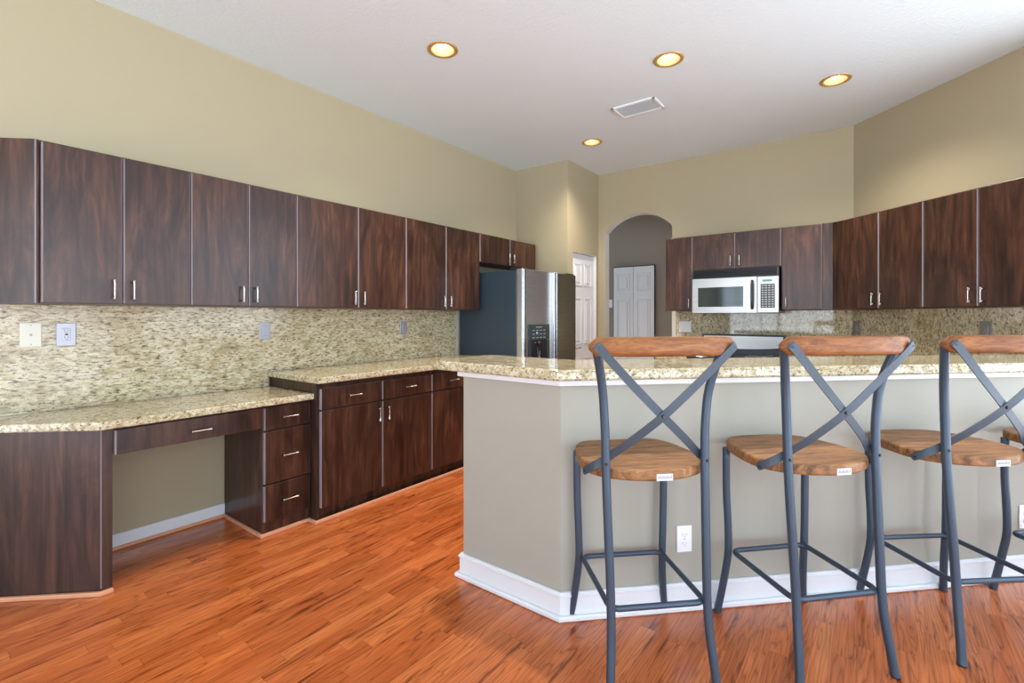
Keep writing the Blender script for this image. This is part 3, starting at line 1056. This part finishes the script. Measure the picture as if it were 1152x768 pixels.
# ---------------------------------------------------------------- bar stools
LEGZ = [(0.0, .196, -.234), (.02, .193, -.230), (.1, .187, -.219), (.2, .180, -.203), (.3, .178, -.193), (.4, .179, -.187), (.5, .181, -.180), (.6, .183, -.173), (.7, .185, -.167),
        (.8, .186, -.162), (.9, .188, -.160), (1.0, .194, -.163), (1.05, .200, -.168), (1.1, .209, -.177), (1.15, .221, -.190), (1.205, .236, -.205)]
FRONTZ = [(0.0, .214, .232), (.02, .212, .230), (.1, .202, .219), (.2, .192, .205), (.285, .187, .195), (.4, .189, .194), (.55, .194, .198), (.735, .196, .196)]
TR = .0155
def make_stool():
    root = thing('bar_stool', 'x', 'bar stool')
    for s in (-1, 1):
        b = B(); tube(b, catmull([(s * x, y, z) for z, x, y in FRONTZ], 4), TR, 14); obj('leg', b, M_TUBE, root)
        b = B(); tube(b, catmull([(s * x, y, z) for z, x, y in LEGZ], 3), TR, 14); obj('leg', b, M_TUBE, root)
    # footrest ring
    b = B()
    hx, hy, cr = .176, .186, .035
    ring = []
    for (sx, sy, a0_) in ((1, 1, 0), (-1, 1, 90), (-1, -1, 180), (1, -1, 270)):
        for k in range(7):
            a = R(a0_ + 90 * k / 6)
            ring.append((sx * (hx - cr) + cr * math.cos(a), sy * (hy - cr) + cr * math.sin(a), .286))
    tube(b, ring, .0105, 10, closed=True)
    obj('footrest', b, M_TUBE, root)
    # seat: rounded trapezoid, dished edges
    half = [(0, .268), (.07, .264), (.125, .252), (.168, .228), (.198, .190), (.216, .140), (.228, .080), (.236, .010), (.235, -.035),
            (.225, -.078), (.204, -.112), (.174, -.142), (.120, -.172), (.060, -.190)]
    full = half + [(0, -.195)] + [(-x, y) for x, y in half[:0:-1]]
    full = [(p.x, p.y) for p in catmull([(x, y, 0) for x, y in full] + [(full[0][0], full[0][1], 0)], 3)][:-1]
    b = B(); prism(b, full, .728, .768, .009, 3)
    seat = obj('seat', b, M_SEAT, root)
    b = B(); box(b, -.012, .048, -.1965, -.1935, .731, .755)
    lb = obj('seat_label', b, M_LABEL, seat); lb['label'] = 'small white paper sticker on the rear seat edge'
    b = B()
    for k in range(11):
        x = -.008 + k * .0048
        box(b, x, x + .003, -.1972, -.1960, .739, .739 + .005 + .003 * ((k * 5) % 3))
    obj('label_print', b, M_INK, lb)
    # top rail, bowed to the rear, thick oval section
    b = B()
    pts = []; sc = []
    n = 24
    for k in range(n + 1):
        t = -1 + 2 * k / n
        pts.append((t * .266, -.220 - .052 * (1 - t * t), 1.206 + .003 * (1 - t * t)))
        e = 1.0 if abs(t) < .86 else math.sqrt(max(.02, 1 - ((abs(t) - .86) / .14) ** 2 * .94))
        sc.append((e, .35 + .65 * e))
    prof = []
    for k in range(16):
        a = 2 * math.pi * k / 16
        ca, sa = math.cos(a), math.sin(a)
        prof.append((.0335 * math.copysign(abs(ca) ** .6, ca), .0150 * math.copysign(abs(sa) ** .75, sa)))
    sweep(b, pts, prof, (0, 0, 1), smooth=True, scales=sc)
    rail = obj('top_rail', b, M_RAIL, root)
    # cross straps
    for s in (-1, 1):
        path = [(s * .250, -.250, 1.216), (s * .232, -.256, 1.196), (s * .12, -.240, 1.080), (0, -.219 - .003 * s, .964), (-s * .10, -.186, .872),
                (-s * .158, -.152, .819), (-s * .188, -.139, .794), (-s * .216, -.119, .770), (-s * .236, -.090, .747), (-s * .2425, -.072, .735)]
        pp = catmull(path, 6)
        b = B()
        hw_, ht = .0145, .0022
        # ribbon: width stays in the strap's face plane
        t = bmesh.new(); rings = []
        for i, p_ in enumerate(pp):
            d = (pp[min(i + 1, len(pp) - 1)] - pp[max(i - 1, 0)]).normalized()
            u = i / (len(pp) - 1)
            # outward face normal turns from the rear to the side of the seat
            f_ = min(1, max(0, (u - .55) / .35))
            g_ = max(0, 1 - u / .28) * .45
            nrm = Vector((-s * f_ + s * g_, -(1 - f_), 0)).normalized()
            nrm = (nrm - d * nrm.dot(d)).normalized()
            wv = d.cross(nrm).normalized()
            e = 1.0
            if i < 3: e = (.45, .8, .95)[i]
            if i > len(pp) - 4: e = (.95, .8, .45)[i - len(pp) + 3]
            rings.append([t.verts.new(p_ + wv * a * e + nrm * c_) for a, c_ in ((-hw_, -ht), (hw_, -ht), (hw_, ht), (-hw_, ht))])
        for a, c_ in zip(rings, rings[1:]):
            for k in range(4):
                t.faces.new((a[k], a[(k + 1) % 4], c_[(k + 1) % 4], c_[k]))
        t.faces.new(rings[0][::-1]); t.faces.new(rings[-1])
        merge(b, t, 0)
        st = obj('cross_strap', b, M_STRAP, root)
        b = B()
        cyl(b, (s * .240, -.249, 1.205), (s * .244, -.259, 1.205), .006, .004, 10)
        obj('screw', b, M_BLK, st)
        b = B(); cyl(b, (-s * .236, -.084, .743), (-s * .247, -.088, .743), .006, .004, 10)
        obj('screw', b, M_BLK, st)
        b = B(); cyl(b, (s * .188, -.176, .79), (s * .190, -.182, .79), .006, .004, 10)
        obj('bolt', b, M_BLK, root)
    b = B(); cyl(b, (0, -.222, .964), (0, -.230, .964), .007, .005, 10)
    obj('bolt', b, M_BLK, root)
    for s in (-1, 1):
        b = B(); cyl(b, (s * .214, .232, 0), (s * .2135, .2315, .006), .0165, n=14); obj('foot_cap', b, M_BLK, root)
        b = B(); cyl(b, (s * .196, -.234, 0), (s * .1955, -.2335, .006), .0165, n=14); obj('foot_cap', b, M_BLK, root)
    return root
st0 = make_stool()
stools = [((-.738, 1.805), 44.2, 'leftmost bar stool, nearest the angled corner of the half wall'),
          ((-.240, 2.256), 46.3, 'second bar stool from the left, in front of the long taupe half wall'),
          ((.258, 2.762), 41.3, 'third bar stool from the left, its back cut off by the right photo edge'),
          ((.775, 3.225), 43.5, 'rightmost bar stool, only seat corner and one leg inside the frame')]
for i, ((x, y), a, lab) in enumerate(stools):
    o = st0 if i == 0 else copy_tree(st0)
    o.location = (x, y, 0); o.rotation_euler = (0, 0, R(a))
    tag(o, lab, 'bar stool', 'wood and blue grey steel cross back stools along the bar')

# ---------------------------------------------------------------- wall plates
def plate(name, label, cat, loc, rotz, w, h, mat, kind='duplex', slotm=None):
    """local: x along wall, faces -y, centred"""
    slotm = slotm or M_GREYSLOT
    root = thing(name, label, cat, loc, rotz)
    b = B(); box(b, -w / 2, w / 2, -.006, 0, -h / 2, h / 2, .003, 2); pl_ = obj('cover_plate', b, mat, root)
    b = B()
    if kind == 'duplex':
        for s in (-1, 1):
            lathe_pts = [(.0165 * math.cos(2 * math.pi * k / 20), s * .0195 + min(.0135, max(-.0135, .0165 * math.sin(2 * math.pi * k / 20)))) for k in range(20)]
            prism(b, lathe_pts, -.0085, -.005, axis='y')
        obj('receptacle', b, mat, pl_)
        b = B()
        for s in (-1, 1):
            z = s * .0195
            box(b, -.008, -.0055, -.0092, -.0083, z - .001, z + .007); box(b, .0055, .008, -.0092, -.0083, z - .001, z + .006)
            cyl(b, (0, -.0083, z - .007), (0, -.0092, z - .007), .0025, n=8)
        cyl(b, (0, -.0055, 0), (0, -.0072, 0), .003, n=8)
        obj('socket_slots', b, slotm, pl_)
    elif kind == 'decora':
        box(b, -.0165, .0165, -.0085, -.005, -.033, .033, .0015, 1); obj('receptacle', b, mat, pl_)
        b = B()
        for s in (-1, 1):
            z = s * .018
            box(b, -.008, -.0055, -.0092, -.0083, z - .001, z + .007); box(b, .0055, .008, -.0092, -.0083, z - .001, z + .006)
            cyl(b, (0, -.0083, z - .007), (0, -.0092, z - .007), .0025, n=8)
        box(b, -.006, .006, -.0092, -.0083, -.004, .004)
        obj('socket_slots', b, slotm, pl_)
    elif kind == 'cable':
        cyl(b, (0, -.005, 0), (0, -.013, 0), .0055, n=10); obj('cable_jack', b, M_GREYSLOT, pl_)
        b = B()
        for s in (-1, 1): cyl(b, (0, -.005, s * .048), (0, -.0072, s * .048), .0035, n=8)
        obj('screw', b, slotm, pl_)
    elif kind == 'switch2':
        for s in (-1, 1):
            box(b, s * .023 - .0055, s * .023 + .0055, -.0085, -.005, -.012, .012)
            box(b, s * .023 - .004, s * .023 + .004, -.017, -.008, .001, .009, .001, 1)
        obj('toggle', b, mat, pl_)
    elif kind == 'rocker':
        box(b, -.0165, .0165, -.0095, -.005, -.033, .033, .002, 1); obj('rocker', b, mat, pl_)
    return root
XP = WX + .0205
plate('cable_plate', 'cream cable jack plate on the backsplash at far left', 'wall plate', (XP, .473, 1.218), RL, .080, .122, M_PLC, 'cable')
plate('wall_outlet', 'grey outlet beside the cream cable plate on the backsplash', 'outlet', (XP, .606, 1.216), RL, .078, .122, M_PLG, 'decora', M_SLOT)
plate('wall_outlet', 'grey outlet on the backsplash above the desk right end', 'outlet', (XP, 1.639, 1.210), RL, .073, .122, M_PLG, 'rocker')
plate('wall_outlet', 'grey outlet on the left backsplash nearest the refrigerator', 'outlet', (XP, 2.878, 1.210), RL, .078, .122, M_PLG, 'rocker')
plate('light_switch', 'pale two switch plate on the granite between the arch and the range', 'switch', (-1.650, BY - .0205, 1.198), 0, .128, .118, M_PLW, 'switch2')
p = diag_pt(.055, .0205)
plate('wall_outlet', 'dark steel outlet in the corner right of the range', 'outlet', (p[0], p[1], 1.208), RR, .075, .122, M_PLD, 'decora')
p = diag_pt(1.095, .0205)
plate('wall_outlet', 'dark steel plate on the right backsplash under the last cabinets', 'outlet', (p[0], p[1], 1.214), RR, .078, .125, M_PLD, 'decora')
def on_bar(x):
    return (x, x + BK)
p = on_bar(-.683)
plate('wall_outlet', 'white outlet low on the half wall between first and second stool', 'outlet', (p[0] + .0005, p[1] - .0005, .312), R(45), .072, .118, M_PLW, 'duplex')
p = on_bar(.605)
plate('wall_outlet', 'white outlet low on the half wall at the right photo edge', 'outlet', (p[0] + .0005, p[1] - .0005, .306), R(45), .072, .118, M_PLW, 'duplex')
plate('light_switch', 'white switch plate on the hallway wall inside the arch', 'switch', (-3.187, HY - .0005, 1.505), 0, .075, .12, M_PLW, 'rocker')

# ---------------------------------------------------------------- ceiling lights and vent
llab = ['recessed brass ring ceiling light nearest the camera, upper left', 'recessed brass ring ceiling light above the middle of the bar, right of the vent',
        'recessed brass ring ceiling light farthest right', 'recessed brass ring ceiling light nearest the fridge alcove corner']
for i, (x, y) in enumerate(LIGHTS):
    root = thing('recessed_light', llab[i], 'ceiling light', (x, y, CH), 0, 'recessed ceiling lights')
    b = B(); lathe(b, [(.074, .004), (.073, -.003), (.080, -.006), (.092, -.006), (.099, -.003), (.101, .001)], 40)
    obj('trim_ring', b, M_BRASS, root)
    b = B(); lathe(b, [(.0745, .002), (.070, .03), (.062, .07), (.056, .10), (.0, .101)], 32)
    obj('reflector', b, M_CAN, root)
    b = B(); lathe(b, [(.0, .028), (.030, .030), (.046, .040), (.050, .055), (.040, .085), (.02, .098)], 28)
    obj('bulb', b, M_LAMP, root)
    L = bpy.data.lights.new('lamp_light', 'SPOT')
    L.energy = 130; L.color = (1.0, .87, .72); L.spot_size = R(130); L.spot_blend = 1.0; L.shadow_soft_size = .022
    lo = bpy.data.objects.new('lamp_light', L); lo.location = (0, 0, .018); lo.parent = root
    COL.objects.link(lo)
root = thing('ceiling_vent', 'white rectangular air vent in the ceiling', 'vent', (-1.57, 3.825, CH), 0)
hx, hy = .185, .122
b = B()
for (a, c, d, e) in ((-hx, hx, -hy, -hy + .022), (-hx, hx, hy - .022, hy), (-hx, -hx + .022, -hy, hy), (hx - .022, hx, -hy, hy)):
    box(b, a, c, d, e, -.010, .0, .002, 1)
obj('frame', b, M_VENT, root)
b = B(); box(b, -hx + .02, hx - .02, -hy + .02, hy - .02, -.002, -.0005); obj('backing', b, M_VENTB, root)
b = B()
for k in range(9):
    y = -hy + .030 + k * .0225
    t = bmesh.new()
    prism(b, [(y - .010, -.010), (y + .006, -.003), (y + .007, -.0045), (y - .009, -.0115)], -hx + .030, hx - .030, axis='x')
obj('louvres', b, M_VENT, root)
